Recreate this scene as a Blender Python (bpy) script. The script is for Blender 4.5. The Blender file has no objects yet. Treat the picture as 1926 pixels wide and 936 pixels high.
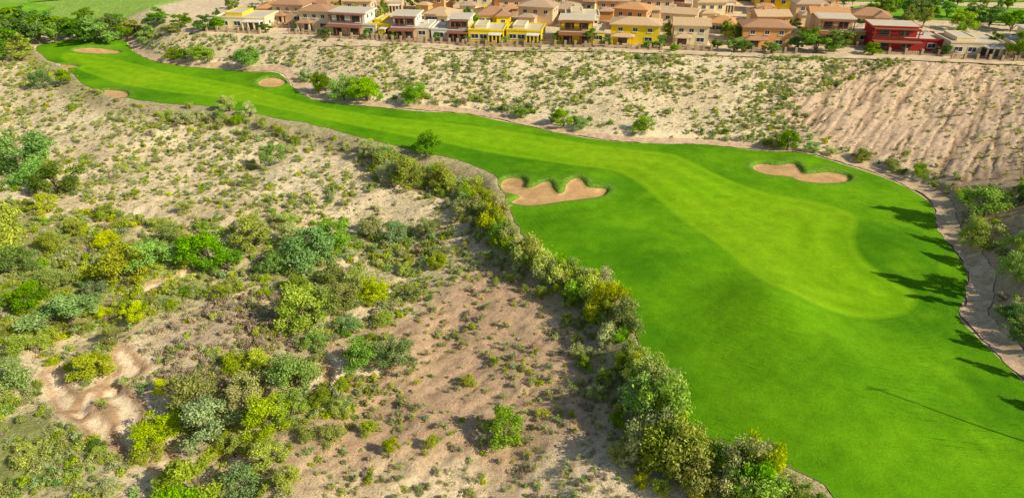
import bpy, bmesh, math, random
import numpy as np
from mathutils import Vector, geometry
random.seed(7); rng=np.random.default_rng(7)
scene=bpy.context.scene; COL=scene.collection
# ---------------------------------------------------------------- camera / survey helpers
CH=45.0; P=math.radians(29.6); F=1284.0
cp,sp=math.cos(P),math.sin(P)
cam_d=bpy.data.cameras.new("camera"); cam=bpy.data.objects.new("camera",cam_d); COL.objects.link(cam)
cam.location=(0,0,CH); cam.rotation_euler=(math.pi/2-P,0,0); cam_d.sensor_width=36; cam_d.lens=24.0
cam_d.clip_end=9000; scene.camera=cam
EL=math.radians(34); az=math.atan2(.9,-.42); SUNX,SUNY=math.sin(az),math.cos(az)
def unp(px,py,z=0.0):
    px=np.asarray(px,float); py=np.asarray(py,float); z=np.asarray(z,float)
    a=(px-963)/F; b=(468-py)/F
    dy=cp+b*sp; dz=-sp+b*cp
    t=(z-CH)/dz
    return a*t, dy*t
def prj(x,y,z):
    zz=z-CH; dep=y*cp-zz*sp
    return 963+F*x/dep, 468-F*(y*sp+zz*cp)/dep, dep
def smooth(t):
    t=np.clip(t,0,1); return t*t*(3-2*t)
def vnoise(x,y,seed=0):
    x=np.asarray(x,float); y=np.asarray(y,float)
    xi=np.floor(x).astype(np.int64); yi=np.floor(y).astype(np.int64)
    fx=x-xi; fy=y-yi; fx=fx*fx*(3-2*fx); fy=fy*fy*(3-2*fy)
    def h(a,b):
        v=(a*374761393+b*668265263+seed*974711)&0xffffffff
        v=((v^(v>>13))*1274126177)&0xffffffff
        v=v^(v>>16)
        return v/4294967296.0
    return (h(xi,yi)*(1-fx)+h(xi+1,yi)*fx)*(1-fy)+(h(xi,yi+1)*(1-fx)+h(xi+1,yi+1)*fx)*fy
def fbm(x,y,o=4,seed=0):
    r=0;a=.5;n=0
    for i in range(o):
        r=r+a*vnoise(x,y,seed+i*17); n+=a; x=x*2.03+3.1; y=y*2.03+1.7; a*=.5
    return r/n*2-1
def cr(pts,k=3,closed=False):
    pts=[np.array(p,float) for p in pts]; n=len(pts); out=[]
    for i in range(n if closed else n-1):
        g=(lambda j: pts[j%n]) if closed else (lambda j: pts[min(max(j,0),n-1)])
        a,b,c,d=g(i-1),g(i),g(i+1),g(i+2)
        for j in range(k):
            t=j/k
            out.append(.5*((2*b)+(-a+c)*t+(2*a-5*b+4*c-d)*t*t+(-a+3*b-3*c+d)*t**3))
    if not closed: out.append(pts[-1])
    return np.array(out)
def ldist(line,x,y,closed=False):
    x=np.asarray(x,float); y=np.asarray(y,float); best=np.full(x.shape,1e18); n=len(line)
    for i in range(n if closed else n-1):
        a=line[i]; b=line[(i+1)%n]; dx,dy=b-a; L=dx*dx+dy*dy+1e-12
        t=np.clip(((x-a[0])*dx+(y-a[1])*dy)/L,0,1)
        d=(x-a[0]-t*dx)**2+(y-a[1]-t*dy)**2
        best=np.minimum(best,d)
    return np.sqrt(best)
def inside(poly,x,y):
    x=np.asarray(x,float); y=np.asarray(y,float); r=np.zeros(x.shape,bool); n=len(poly)
    for i in range(n):
        a=poly[i]; b=poly[(i+1)%n]
        if a[1]==b[1]: continue
        c=((a[1]>y)!=(b[1]>y))&(x<(b[0]-a[0])*(y-a[1])/(b[1]-a[1])+a[0]); r^=c
    return r
def sdist(poly,x,y):
    d=ldist(poly,x,y,True); return np.where(inside(poly,x,y),-d,d)
def W(pts,z=0.0):
    p=np.array(pts,float); x,y=unp(p[:,0],p[:,1],z); return np.stack([x,y],1)
# ---------------------------------------------------------------- layout outlines
A_px=[(70,88),(130,77),(225,77),(250,97),(290,116),(350,126),(420,131),(480,138),(525,144),(555,168),(590,187),(640,196),(720,203),(800,209),(870,212),(930,224),(1000,238),(1060,252),(1130,264),(1200,270),(1270,272),(1340,274),(1420,284),(1500,295),(1570,308),(1640,326),(1700,349),(1738,372),(1758,397),(1762,430),(1792,472),(1818,515),(1814,560),(1803,595),(1838,635),(1880,676),(1926,722),(2010,800),(2060,900),(2060,1010)]
B_px=[(1640,1010),(1545,930),(1480,902),(1400,872),(1330,832),(1285,790),(1265,740),(1240,700),(1200,660),(1185,605),(1165,562),(1120,530),(1060,500),(1010,467),(975,432),(962,400),(948,370),(935,338),(895,312),(840,297),(780,282),(720,268),(650,252),(600,237),(520,222),(470,212),(400,202),(330,198),(270,190),(220,181),(160,160),(130,132),(90,112),(70,98)]
LA=cr(W(A_px),3); LB=cr(W(B_px),3)
LB=LB+np.stack([vnoise(np.arange(len(LB))*.9,np.zeros(len(LB)),3)-.5,vnoise(np.arange(len(LB))*.9,np.ones(len(LB))*5,4)-.5],1)*.9
GR=np.concatenate([LA,LB])
MOWN=cr(W([(120,102),(220,112),(300,134),(400,150),(500,172),(600,200),(700,216),(850,231),(1000,252),(1100,270),(1200,284),(1270,292),(1330,322),(1400,352),(1480,372),(1560,387),(1612,412),(1603,450),(1622,492),(1680,530),(1724,556),(1705,588),(1640,603),(1560,598),(1480,578),(1430,548),(1390,500),(1330,450),(1270,405),(1215,360),(1160,325),(1080,312),(1000,298),(900,282),(800,262),(700,242),(600,222),(500,200),(400,182),(300,170),(200,150),(130,122)]),2,True)
PL=W([(330,52),(400,60),(650,80),(900,90),(1200,97),(1500,107),(1926,124),(2150,140),(2120,300),(2010,350),(2000,440),(2120,560),(2380,680),(2700,800),(3600,900),(3600,-150),(250,-150),(300,20)],6.0)
BK=[cr(W(b),3,True) for b in [
 [(943,343),(955,335),(978,336),(988,345),(986,353),(996,356),(1010,353),(1024,349),(1036,351),(1042,361),(1050,367),(1062,364),(1066,353),(1084,345),(1096,350),(1106,359),(1140,360),(1132,371),(1095,377),(1050,382),(1005,388),(978,386),(962,380),(978,370),(958,364),(945,356)],
 [(1417,314),(1430,308),(1460,312),(1490,311),(1503,318),(1515,328),(1560,325),(1595,331),(1592,341),(1555,345),(1510,342),(1490,334),(1450,330),(1425,323)],
 [(487,156),(505,151),(530,152),(536,158),(515,164),(492,162)],
 [(138,98),(175,95),(222,97),(218,102),(160,102)],
 [(196,168),(232,170),(240,178),(230,185),(208,181)],
 [(108,123),(128,121),(148,125),(130,129)]]]
PATH=cr(W([(225,66),(235,76),(262,96),(300,118),(350,127),(420,129),(480,134),(535,139),(562,162),(600,184),(660,194),(740,200),(860,207),(940,219),(1060,246),(1200,266),(1350,270),(1500,289),(1620,312),(1700,339),(1750,366),(1776,392),(1774,425),(1800,465),(1832,503),(1838,545),(1822,585),(1850,617),(1890,654),(1926,692),(2010,770),(2080,860)]),3)
for _ in range(3):
    d=sdist(GR,PATH[:,0],PATH[:,1]); e=.2
    gx=(sdist(GR,PATH[:,0]+e,PATH[:,1])-d)/e; gy=(sdist(GR,PATH[:,0],PATH[:,1]+e)-d)/e
    PATH[:,0]+=gx*np.clip(1.4-d,0,2); PATH[:,1]+=gy*np.clip(1.4-d,0,2)
ERO=W([(1440,200),(1560,135),(1700,118),(2150,130),(2150,330),(1900,350),(1760,330),(1560,270)],3.0)
GRV=W([(520,700),(700,560),(880,480),(1010,520),(1100,640),(1180,800),(1240,960),(500,980)],-4.0)
CH_=[cr(W(c,-4.0),3) for c in [
 [(95,690),(110,730),(140,765),(165,775),(190,800),(225,812),(240,835),(290,850),(320,872),(335,905)],
 [(150,765),(175,735),(205,725),(215,700),(245,690),(225,662)],[(250,820),(235,790),(240,765),(205,725)],
 [(430,840),(455,880),(460,930)],[(540,740),(600,712),(660,700),(710,700)],[(600,650),(640,680),(630,720)],[(280,545),(320,530),(350,510)]]]
CH2=[cr(W(c,-3.0),3) for c in [[(262,380),(300,405)],[(615,505),(668,483)]]]
MOUNDS=[]
for (px,py,amp,sg) in [(1445,585,2.2,4.2),(1440,500,.4,6),(1640,790,1.4,7),(1540,680,1.0,5),(1510,300,.7,3.5),(1040,340,.8,3.5),(1110,345,.7,3),(180,88,1.2,5),(510,146,.8,4),(1350,700,.8,6),(1260,480,.8,5),(1700,470,.8,4),(1260,350,.6,5),(1480,860,.8,5),(1100,440,.6,4)]:
    x,y=unp(px,py); MOUNDS.append((float(x),float(y),amp,sg))
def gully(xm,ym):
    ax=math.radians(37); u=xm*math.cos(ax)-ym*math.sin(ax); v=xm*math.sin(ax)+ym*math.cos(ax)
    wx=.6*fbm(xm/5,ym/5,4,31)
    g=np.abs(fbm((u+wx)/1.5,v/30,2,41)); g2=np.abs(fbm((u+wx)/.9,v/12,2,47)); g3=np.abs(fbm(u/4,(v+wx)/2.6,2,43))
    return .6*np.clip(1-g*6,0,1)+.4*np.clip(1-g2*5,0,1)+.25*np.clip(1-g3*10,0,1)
def terrain(x,y,detail=True,full=False):
    x=np.asarray(x,float); y=np.asarray(y,float)
    dA=ldist(LA,x,y); dB=ldist(LB,x,y); ing=inside(GR,x,y)
    dG=np.minimum(dA,dB)*np.where(ing,-1,1); do=np.maximum(dG,0)
    dP=np.maximum(sdist(PL,x,y),0)
    w=smooth((dB-dA)/12+.5)
    s=do/(do+dP+1e-3)
    HA=6*smooth(s)+.7*smooth((do-3.4)/1.2)*(1-smooth(s*1.5))*smooth((130-y)/40+1)
    far=1-smooth((y-140)/40)
    HB=(-1.5*smooth((do-.8)/4.5)-2.8*smooth(do/22))*far
    z=w*HA+(1-w)*HB
    z=z+.3*fbm(x/22,y/22,2,5)
    z=z+(1-w)*smooth((do-4)/8)*far*(1.2*fbm(x/13,y/13,2,21)+.35*fbm(x/4.5,y/4.5,2,23))
    for (mx,my,a,sg) in MOUNDS:
        z=z+a*np.exp(-((x-mx)**2+(y-my)**2)/(2*sg*sg))
    for b in BK:
        c=b.mean(0); r=np.abs(b-c).max()+6
        m=(np.abs(x-c[0])<r)&(np.abs(y-c[1])<r)
        if m.any():
            d=sdist(b,x[m],y[m]); z[m]+=.25*np.exp(-(np.maximum(d-.6,0)/1.8)**2)-.56*smooth((.6-d)/.9)
    if detail:
        dpt=ldist(PATH,x,y)
        k=smooth(do/3)*smooth((dpt-1.4)/2)
        flat=smooth(dP/4)
        kk=k*(.25+.75*flat)
        z=z+kk*(.5*fbm(x/7,y/7,4,11)*(.4+.6*flat))
        m=(x>30)&(y>70)
        if m.any():
            xm,ym=x[m],y[m]
            e=smooth((2-sdist(ERO,xm,ym))/9)
            z[m]-=e*kk[m]*gully(xm,ym)*.42
        m=(y<110)&(x<25)
        if m.any():
            xm,ym=x[m],y[m]
            e=smooth((2-sdist(GRV,xm,ym))/8)
            u=(xm-ym)*.7071; v=(xm+ym)*.7071
            wx=.5*fbm(xm/3,ym/3,3,61)
            z[m]+=e*kk[m]*(.13*(1-np.abs(fbm((u+wx)/.9,v/9,3,63))*3)+.16*fbm(xm/.9,ym/.9,2,65))
            for c in CH_+CH2:
                d=ldist(c,xm,ym); z[m]-=.45*(1-smooth((d-.5+.6*fbm(xm,ym,2,8))/.8))
    if full: return z,dG,dP,w
    return z
def ground_hit(px,py,it=14):
    px=np.asarray(px,float); py=np.asarray(py,float); z=np.zeros(px.shape)
    for i in range(it):
        x,y=unp(px,py,z); z=.4*z+.6*terrain(x,y,False)
    x,y=unp(px,py,z); return x,y,terrain(x,y)
# ---------------------------------------------------------------- node helpers
def mat(name):
    m=bpy.data.materials.new(name); m.use_nodes=True; nt=m.node_tree; nt.nodes.clear()
    out=nt.nodes.new("ShaderNodeOutputMaterial"); b=nt.nodes.new("ShaderNodeBsdfPrincipled")
    nt.links.new(b.outputs[0],out.inputs[0]); b.inputs['Roughness'].default_value=.9
    b.inputs['Specular IOR Level'].default_value=.15
    return m,nt,b,out
def N(nt,t,**k):
    n=nt.nodes.new(t)
    for a,v in k.items(): setattr(n,a,v)
    return n
def noise(nt,scale,detail=4,rough=.6,co=None,dist=0):
    n=N(nt,"ShaderNodeTexNoise"); n.inputs['Scale'].default_value=scale; n.inputs['Detail'].default_value=detail
    n.inputs['Roughness'].default_value=rough; n.inputs['Distortion'].default_value=dist
    if co is not None: nt.links.new(co,n.inputs['Vector'])
    return n
def ramp(nt,src,stops):
    r=N(nt,"ShaderNodeValToRGB"); e=r.color_ramp.elements
    while len(e)<len(stops): e.new(.5)
    for i,(p,c) in enumerate(stops):
        e[i].position=p; e[i].color=(c if len(c)==4 else (*c,1))
    nt.links.new(src,r.inputs[0]); return r
def mix(nt,a,b,f,mode='MIX'):
    m=N(nt,"ShaderNodeMix",data_type='RGBA',blend_type=mode)
    for s,v in ((0,f),(6,a),(7,b)):
        if hasattr(v,'links'): nt.links.new(v,m.inputs[s])
        else: m.inputs[s].default_value=v if s==0 else (*v,1)
    return m.outputs[2]
def mth(nt,op,a,b=0.0,c=0.0):
    m=N(nt,"ShaderNodeMath",operation=op)
    for i,v in enumerate((a,b,c)):
        if hasattr(v,'links'): nt.links.new(v,m.inputs[i])
        else: m.inputs[i].default_value=v
    return m.outputs[0]
def g3(v): return (v,v,v)
def objco(nt): return N(nt,"ShaderNodeTexCoord").outputs['Object']
def bump(nt,b,h,s,d=.1):
    bp=N(nt,"ShaderNodeBump"); bp.inputs['Strength'].default_value=s; bp.inputs['Distance'].default_value=d
    nt.links.new(h,bp.inputs['Height']); nt.links.new(bp.outputs[0],b.inputs['Normal'])
# ground
MG,nt,b,_=mat("desert_soil")
co=objco(nt); at=N(nt,"ShaderNodeAttribute",attribute_name="tint")
n1=noise(nt,.9,8,.7,co); n2=noise(nt,5,6,.75,co)
c=mix(nt,at.outputs['Color'],ramp(nt,n1.outputs[0],[(.3,g3(.74)),(.5,g3(1.1)),(.7,g3(1.34))]).outputs[0],1,'MULTIPLY')
c=mix(nt,c,ramp(nt,n2.outputs[0],[(.35,g3(.58)),(.46,g3(1.1)),(.7,g3(1.32))]).outputs[0],.95,'MULTIPLY')
wd=noise(nt,1.5,8,.8,co,.4)
wm=mth(nt,'ADD',wd.outputs[0],mth(nt,'MULTIPLY_ADD',at.outputs['Alpha'],.25,-.13))
wm=ramp(nt,wm,[(.53,g3(0)),(.6,g3(1))])
wc=mix(nt,(.20,.24,.05),(.46,.48,.14),ramp(nt,noise(nt,3.1,6,.85,co).outputs[0],[(.4,g3(0)),(.6,g3(1))]).outputs[0])
c=mix(nt,c,wc,mth(nt,'MULTIPLY',wm.outputs[0],.8))
nt.links.new(c,b.inputs['Base Color'])
bump(nt,b,mth(nt,'ADD',mth(nt,'MULTIPLY',n1.outputs[0],1.6),mth(nt,'ADD',mth(nt,'MULTIPLY',n2.outputs[0],.8),mth(nt,'MULTIPLY',wm.outputs[0],.9))),.75,.22)
# turf
MT,nt,b,_=mat("golf_turf")
co=objco(nt); at=N(nt,"ShaderNodeAttribute",attribute_name="fd"); fd=at.outputs['Fac']
ae=N(nt,"ShaderNodeAttribute",attribute_name="ed").outputs['Fac']; ab=N(nt,"ShaderNodeAttribute",attribute_name="bd").outputs['Fac']
wn=noise(nt,.10,2,.5,co); big=noise(nt,.05,4,.55,co); med=noise(nt,.45,7,.72,co); fine=noise(nt,6,5,.8,co)
fdw=mth(nt,'ADD',fd,mth(nt,'ADD',mth(nt,'MULTIPLY',wn.outputs[0],1.0),mth(nt,'MULTIPLY',med.outputs[0],.35)))
st=mth(nt,'SINE',mth(nt,'MULTIPLY',fdw,8.5)); st2=mth(nt,'SINE',mth(nt,'MULTIPLY',fdw,1.35))
st3=mth(nt,'SINE',mth(nt,'MULTIPLY',fdw,19.7))
inn=ramp(nt,mth(nt,'ADD',mth(nt,'MULTIPLY',fd,.45),mth(nt,'MULTIPLY_ADD',med.outputs[0],.35,.33)),[(.26,g3(1)),(.72,g3(0))]).outputs[0]
mow=mix(nt,(.180,.385,.004),(.235,.46,.006),mth(nt,'MULTIPLY_ADD',st2,.45,.5))
mow=mix(nt,mow,(.29,.46,.010),ramp(nt,big.outputs[0],[(.42,g3(0)),(.7,g3(.7))]).outputs[0])
rg=mix(nt,(.078,.235,.004),(.155,.36,.005),ramp(nt,big.outputs[0],[(.38,g3(0)),(.6,g3(1))]).outputs[0])
rg=mix(nt,rg,(.19,.40,.006),ramp(nt,noise(nt,.13,4,.6,co).outputs[0],[(.5,g3(0)),(.7,g3(.6))]).outputs[0])
pm=ramp(nt,noise(nt,.09,5,.7,co).outputs[0],[(.47,g3(0)),(.63,g3(.85))]).outputs[0]
lin=mth(nt,'MULTIPLY',mth(nt,'ADD',mth(nt,'MULTIPLY',st,.45),mth(nt,'MULTIPLY',st3,.55)),ramp(nt,noise(nt,1.1,6,.75,co).outputs[0],[(.44,g3(0)),(.58,g3(1))]).outputs[0])
rg=mix(nt,rg,(.03,.12,.004),mth(nt,'MULTIPLY',pm,mth(nt,'MAXIMUM',mth(nt,'MULTIPLY',lin,.9),0.0)))
c=mix(nt,rg,mow,inn)
c=mix(nt,c,ramp(nt,fine.outputs[0],[(.3,g3(.7)),(.5,g3(1)),(.7,g3(1.25))]).outputs[0],.85,'MULTIPLY')
c=mix(nt,c,ramp(nt,med.outputs[0],[(.3,g3(.75)),(.7,g3(1.18))]).outputs[0],.9,'MULTIPLY')
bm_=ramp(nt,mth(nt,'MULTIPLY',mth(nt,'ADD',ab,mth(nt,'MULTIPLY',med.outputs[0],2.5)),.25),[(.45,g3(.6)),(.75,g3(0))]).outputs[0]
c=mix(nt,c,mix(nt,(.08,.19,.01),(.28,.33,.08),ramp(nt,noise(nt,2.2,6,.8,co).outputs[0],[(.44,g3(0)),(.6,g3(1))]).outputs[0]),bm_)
edm=mth(nt,'ADD',ae,mth(nt,'MULTIPLY',med.outputs[0],2.6))
c=mix(nt,c,(.28,.22,.08),ramp(nt,mth(nt,'MULTIPLY',edm,.5),[(.55,g3(.75)),(.78,g3(0))]).outputs[0])
nt.links.new(c,b.inputs['Base Color']); b.inputs['Roughness'].default_value=1; b.inputs['Specular IOR Level'].default_value=.03
bump(nt,b,mth(nt,'ADD',mth(nt,'MULTIPLY',mth(nt,'MULTIPLY',st3,pm),mth(nt,'MULTIPLY',mth(nt,'SUBTRACT',1.0,inn),.08)),mth(nt,'ADD',mth(nt,'MULTIPLY',fine.outputs[0],.6),med.outputs[0])),.7,.16)
def simple(name,col,var=.25,scale=1.5,rough=.9,bs=.2,sc2=9):
    m,nt,b,_=mat(name); co=objco(nt); n=noise(nt,scale,6,.65,co); n2=noise(nt,sc2,4,.7,co)
    c=mix(nt,col,ramp(nt,n.outputs[0],[(.3,g3(1-var)),(.7,g3(1+var))]).outputs[0],1,'MULTIPLY')
    c=mix(nt,c,ramp(nt,n2.outputs[0],[(.3,g3(1-var*.6)),(.7,g3(1+var*.6))]).outputs[0],1,'MULTIPLY')
    nt.links.new(c,b.inputs['Base Color']); b.inputs['Roughness'].default_value=rough
    bump(nt,b,n2.outputs[0],bs,.05); return m
MSAND=simple("bunker_sand",(.58,.34,.14),.25,.5,bs=.5,sc2=3)
MPATH=simple("path_dirt",(.62,.43,.25),.35,.8,bs=.6,sc2=3)
MLAWN=simple("lawn_grass",(.18,.38,.012),.35,.2)
MROAD=simple("plateau_dirt",(.66,.50,.30),.3,.4)
MBARK=simple("bark",(.16,.12,.085),.3,4)
# foliage
def leafmat(name,c1,c2,tr=.32):
    m=bpy.data.materials.new(name); m.use_nodes=True; nt=m.node_tree; nt.nodes.clear()
    out=N(nt,"ShaderNodeOutputMaterial"); d=N(nt,"ShaderNodeBsdfDiffuse"); t=N(nt,"ShaderNodeBsdfTranslucent"); ms=N(nt,"ShaderNodeMixShader")
    ms.inputs[0].default_value=tr
    a=N(nt,"ShaderNodeAttribute",attribute_name="shade"); oi=N(nt,"ShaderNodeObjectInfo")
    c=mix(nt,c1,c2,a.outputs['Fac'])
    hs=N(nt,"ShaderNodeHueSaturation"); nt.links.new(c,hs.inputs['Color'])
    nt.links.new(mth(nt,'MULTIPLY_ADD',oi.outputs['Random'],.04,.478),hs.inputs['Hue'])
    r2=mth(nt,'FRACT',mth(nt,'MULTIPLY',oi.outputs['Random'],7.31))
    nt.links.new(mth(nt,'MULTIPLY_ADD',r2,.55,.95),hs.inputs['Value'])
    r3=mth(nt,'FRACT',mth(nt,'MULTIPLY',oi.outputs['Random'],23.7))
    nt.links.new(mth(nt,'MULTIPLY_ADD',r3,.3,.88),hs.inputs['Saturation'])
    nt.links.new(hs.outputs[0],d.inputs[0]); nt.links.new(hs.outputs[0],t.inputs[0])
    nt.links.new(d.outputs[0],ms.inputs[1]); nt.links.new(t.outputs[0],ms.inputs[2]); nt.links.new(ms.outputs[0],out.inputs[0])
    return m
LM=[leafmat("foliage_grey_green",(.27,.31,.105),(.50,.53,.22)),
    leafmat("foliage_olive",(.22,.29,.035),(.46,.51,.09)),
    leafmat("foliage_yellow_green",(.29,.36,.02),(.58,.62,.05)),
    leafmat("foliage_dry_brush",(.32,.25,.15),(.56,.46,.30)),
    leafmat("foliage_bright_green",(.14,.27,.025),(.32,.50,.06)),
    leafmat("foliage_blue_green",(.18,.29,.085),(.38,.51,.18)),
    leafmat("foliage_dark_green",(.07,.15,.018),(.20,.33,.04)),
    leafmat("foliage_silver_olive",(.30,.32,.10),(.58,.58,.23))]
KTXT=["grey-green","olive green","yellow-green","dry brown","bright green","blue-green","dark green","silvery olive"]
# ---------------------------------------------------------------- mesh helpers
def mesh_np(name,V,Fq,mats=(),smoothf=True):
    me=bpy.data.meshes.new(name); V=np.asarray(V,np.float32); Fq=np.asarray(Fq,np.int32); k=Fq.shape[1]
    me.vertices.add(len(V)); me.vertices.foreach_set("co",V.ravel())
    me.loops.add(Fq.size); me.loops.foreach_set("vertex_index",Fq.ravel())
    me.polygons.add(len(Fq)); me.polygons.foreach_set("loop_start",np.arange(0,Fq.size,k,dtype=np.int32))
    me.polygons.foreach_set("loop_total",np.full(len(Fq),k,np.int32))
    me.polygons.foreach_set("use_smooth",np.full(len(Fq),smoothf))
    me.update(calc_edges=True)
    for m in mats: me.materials.append(m)
    return me
def add(name,me,parent=None,**props):
    o=bpy.data.objects.new(name,me); COL.objects.link(o)
    if parent: o.parent=parent
    for k,v in props.items(): o[k]=v
    return o
def fattr(me,name,arr):
    a=me.attributes.new(name,'FLOAT','POINT'); a.data.foreach_set("value",np.asarray(arr,np.float32))
def sheet(poly,sp,off,extra=None,zf=None):
    x0,y0=poly.min(0); x1,y1=poly.max(0)
    gx,gy=np.meshgrid(np.arange(x0,x1,sp),np.arange(y0,y1,sp)); gx=gx.ravel(); gy=gy.ravel()
    gx=gx+rng.uniform(-.2,.2,gx.shape)*sp; gy=gy+rng.uniform(-.2,.2,gy.shape)*sp
    if extra is not None: gx=np.concatenate([gx,extra[:,0]]); gy=np.concatenate([gy,extra[:,1]])
    k=sdist(poly,gx,gy)<-.25*min(sp,1); gx=gx[k]; gy=gy[k]
    pts=[Vector(p) for p in poly]+[Vector((a,b)) for a,b in zip(gx,gy)]
    vo,_,fo,_,_,_=geometry.delaunay_2d_cdt(pts,[],[list(range(len(poly)))],1,1e-4)
    V=np.array([tuple(v) for v in vo]); z=terrain(V[:,0],V[:,1],False)+off
    Fq=np.array([f for f in fo if len(f)==3])
    a=V[Fq[:,0]];b_=V[Fq[:,1]];c_=V[Fq[:,2]]
    cr_=(b_[:,0]-a[:,0])*(c_[:,1]-a[:,1])-(b_[:,1]-a[:,1])*(c_[:,0]-a[:,0])
    Fq[cr_<0]=Fq[cr_<0][:,::-1]
    return np.column_stack([V,z]),Fq
# ---------------------------------------------------------------- ground sheet
def steps(a,b,s0,g):
    out=[a]; s=s0
    while out[-1]<b: out.append(out[-1]+s); s*=g
    return out
ys=list(np.arange(28,150,.36))+list(np.arange(150,215,.9))
ys=[28-(v-.36) for v in steps(.36,2500,.6,1.25)][1:][::-1]+ys+[ys[-1]+v for v in steps(1.2,6000,1.8,1.15)]
xc=list(np.arange(-150,-75,.9))+list(np.arange(-75,45,.42))+list(np.arange(45,100,.3))+list(np.arange(100,160,.8))
xs=[-150-v for v in steps(1.2,6000,2,1.18)][::-1]+xc+[xc[-1]+v for v in steps(1.2,6000,2,1.18)]
xs=np.array(xs); ys=np.array(ys); nx,ny=len(xs),len(ys)
X,Y=np.meshgrid(xs,ys); X=X.ravel(); Y=Y.ravel()
Z,dG,dP,wA=terrain(X,Y,True,True)
dpath=ldist(PATH,X,Y)
fade=1-smooth((np.hypot(X,Y-100)-600)/600)
Z=Z*fade
Zg=Z-.35*smooth(-dG/.9)-.14*(1-smooth((dpath-1.0)/.5))
def blend(c,col,m): m=np.clip(m,0,1)[:,None]; return c*(1-m)+np.array(col)*m
T=np.tile(np.array([.63,.48,.27]),(len(X),1)); veg=np.full(len(X),.45)
jn=fbm(X/5,Y/5,3,91)
T=blend(T,(.73,.575,.35),.5+fbm(X/14,Y/14,3,7))
def zone(poly,z,soft): 
    return smooth((-sdist(W(poly,z),X,Y)+3*jn)/soft)
BR=zone([(430,760),(560,640),(720,560),(900,480),(1020,500),(1120,600),(1220,760),(1300,960),(440,980)],-4,8)
T=blend(T,(.46,.295,.165),BR*.92); veg=veg*(1-.5*BR)
GL=zone([(-200,330),(150,395),(330,420),(480,490),(420,620),(300,640),(0,660),(-200,600)],-4,8)
T=blend(T,(.45,.43,.14),GL*.75); veg=np.maximum(veg,GL)
DL=zone([(-200,740),(100,740),(210,800),(260,980),(-200,980)],-4,5)
T=blend(T,(.31,.32,.09),DL*.9); veg=np.maximum(veg,DL)
DB=zone([(330,540),(560,560),(560,700),(420,760),(250,720),(230,620)],-4,6)
T=blend(T,(.45,.33,.20),DB*.8)
GB=zone([(400,420),(640,420),(820,440),(800,560),(560,620),(420,560)],-4,6)
T=blend(T,(.50,.42,.19),GB*.65); veg=np.maximum(veg,GB*.75)
GC=zone([(560,600),(760,640),(700,760),(560,900),(560,1000),(240,1000),(330,900),(350,760),(520,740)],-4,6)
T=blend(T,(.50,.38,.19),GC*.6); veg=np.maximum(veg,GC*.6)
ER=smooth((2-sdist(ERO,X,Y))/8); T=blend(T,(.62,.43,.26),ER*.95); veg=veg*(1-.8*ER)
gm_=np.zeros(len(X)); mm=(X>30)&(Y>70)&(Y<200)&(X<200); gm_[mm]=gully(X[mm],Y[mm]); T=blend(T,(.30,.19,.10),ER*np.clip(gm_*1.2,0,.8))  # gully floors tinted darker: furrow shade painted into the soil colour
sh=(1-smooth((dpath-1.6)/2.4+.5*jn))*(dG>0); T=blend(T,(.72,.54,.33),sh*.85); veg=veg*(1-.7*sh)
mk=(Y<110)&(X<25)
for i,c in enumerate(CH_+CH2):
    col=(.42,.26,.135) if i<len(CH_) else (.62,.48,.30)
    d=np.full(len(X),99.); d[mk]=ldist(c,X[mk],Y[mk]); m=1-smooth((d-1.0+1.1*jn)/.8); T=blend(T,col,m)
    if i<len(CH_): T=blend(T,(.80,.61,.38),(1-smooth((d-.4+.4*jn)/.4))*.95)
    veg=veg*(1-m)
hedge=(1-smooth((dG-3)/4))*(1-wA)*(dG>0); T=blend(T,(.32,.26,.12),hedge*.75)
pl=smooth(1-dP/3); T=blend(T,(.62,.47,.29),pl*.7); veg=veg*(1-.3*pl)
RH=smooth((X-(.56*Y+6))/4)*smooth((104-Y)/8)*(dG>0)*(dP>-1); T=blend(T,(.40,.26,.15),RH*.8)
farm=smooth((Y-260)/60); T=blend(T,(.24,.27,.09),farm*.8)
TLG=zone([(-400,72),(40,68),(200,62),(300,48),(420,20),(560,-40),(-400,-60)],1.0,6); T=blend(T,(.21,.38,.025),TLG*.9)
idx=np.arange(nx*ny).reshape(ny,nx)
Fq=np.stack([idx[:-1,:-1].ravel(),idx[:-1,1:].ravel(),idx[1:,1:].ravel(),idx[1:,:-1].ravel()],1)
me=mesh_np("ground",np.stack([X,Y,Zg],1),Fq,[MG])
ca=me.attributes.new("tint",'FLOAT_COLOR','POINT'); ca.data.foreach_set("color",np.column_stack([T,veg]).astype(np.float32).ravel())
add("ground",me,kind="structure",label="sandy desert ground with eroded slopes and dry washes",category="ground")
# turf
ex=[]
for bk in BK:
    x0,y0=bk.min(0)-2.5; x1,y1=bk.max(0)+2.5; a,c_=np.meshgrid(np.arange(x0,x1,.3),np.arange(y0,y1,.3)); ex.append(np.stack([a.ravel()+rng.uniform(-.03,.03,a.size),c_.ravel()],1))
V,Fq=sheet(GR,.85,.04,np.concatenate(ex))
bd=np.full(len(V),99.)
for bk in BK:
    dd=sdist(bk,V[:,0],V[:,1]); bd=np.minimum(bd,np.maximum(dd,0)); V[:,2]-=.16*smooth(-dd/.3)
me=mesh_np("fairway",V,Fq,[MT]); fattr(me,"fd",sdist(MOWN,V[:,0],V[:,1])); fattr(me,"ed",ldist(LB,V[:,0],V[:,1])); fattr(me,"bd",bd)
add("fairway",me,kind="structure",label="bright green mown golf fairway with darker rough",category="fairway")
for bk in BK:
    V,Fq=sheet(bk,.35,.03); add("sand_bunker",mesh_np("sand_bunker",V,Fq,[MSAND]),kind="structure",label="sand bunker set into the golf turf",category="sand bunker")
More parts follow.
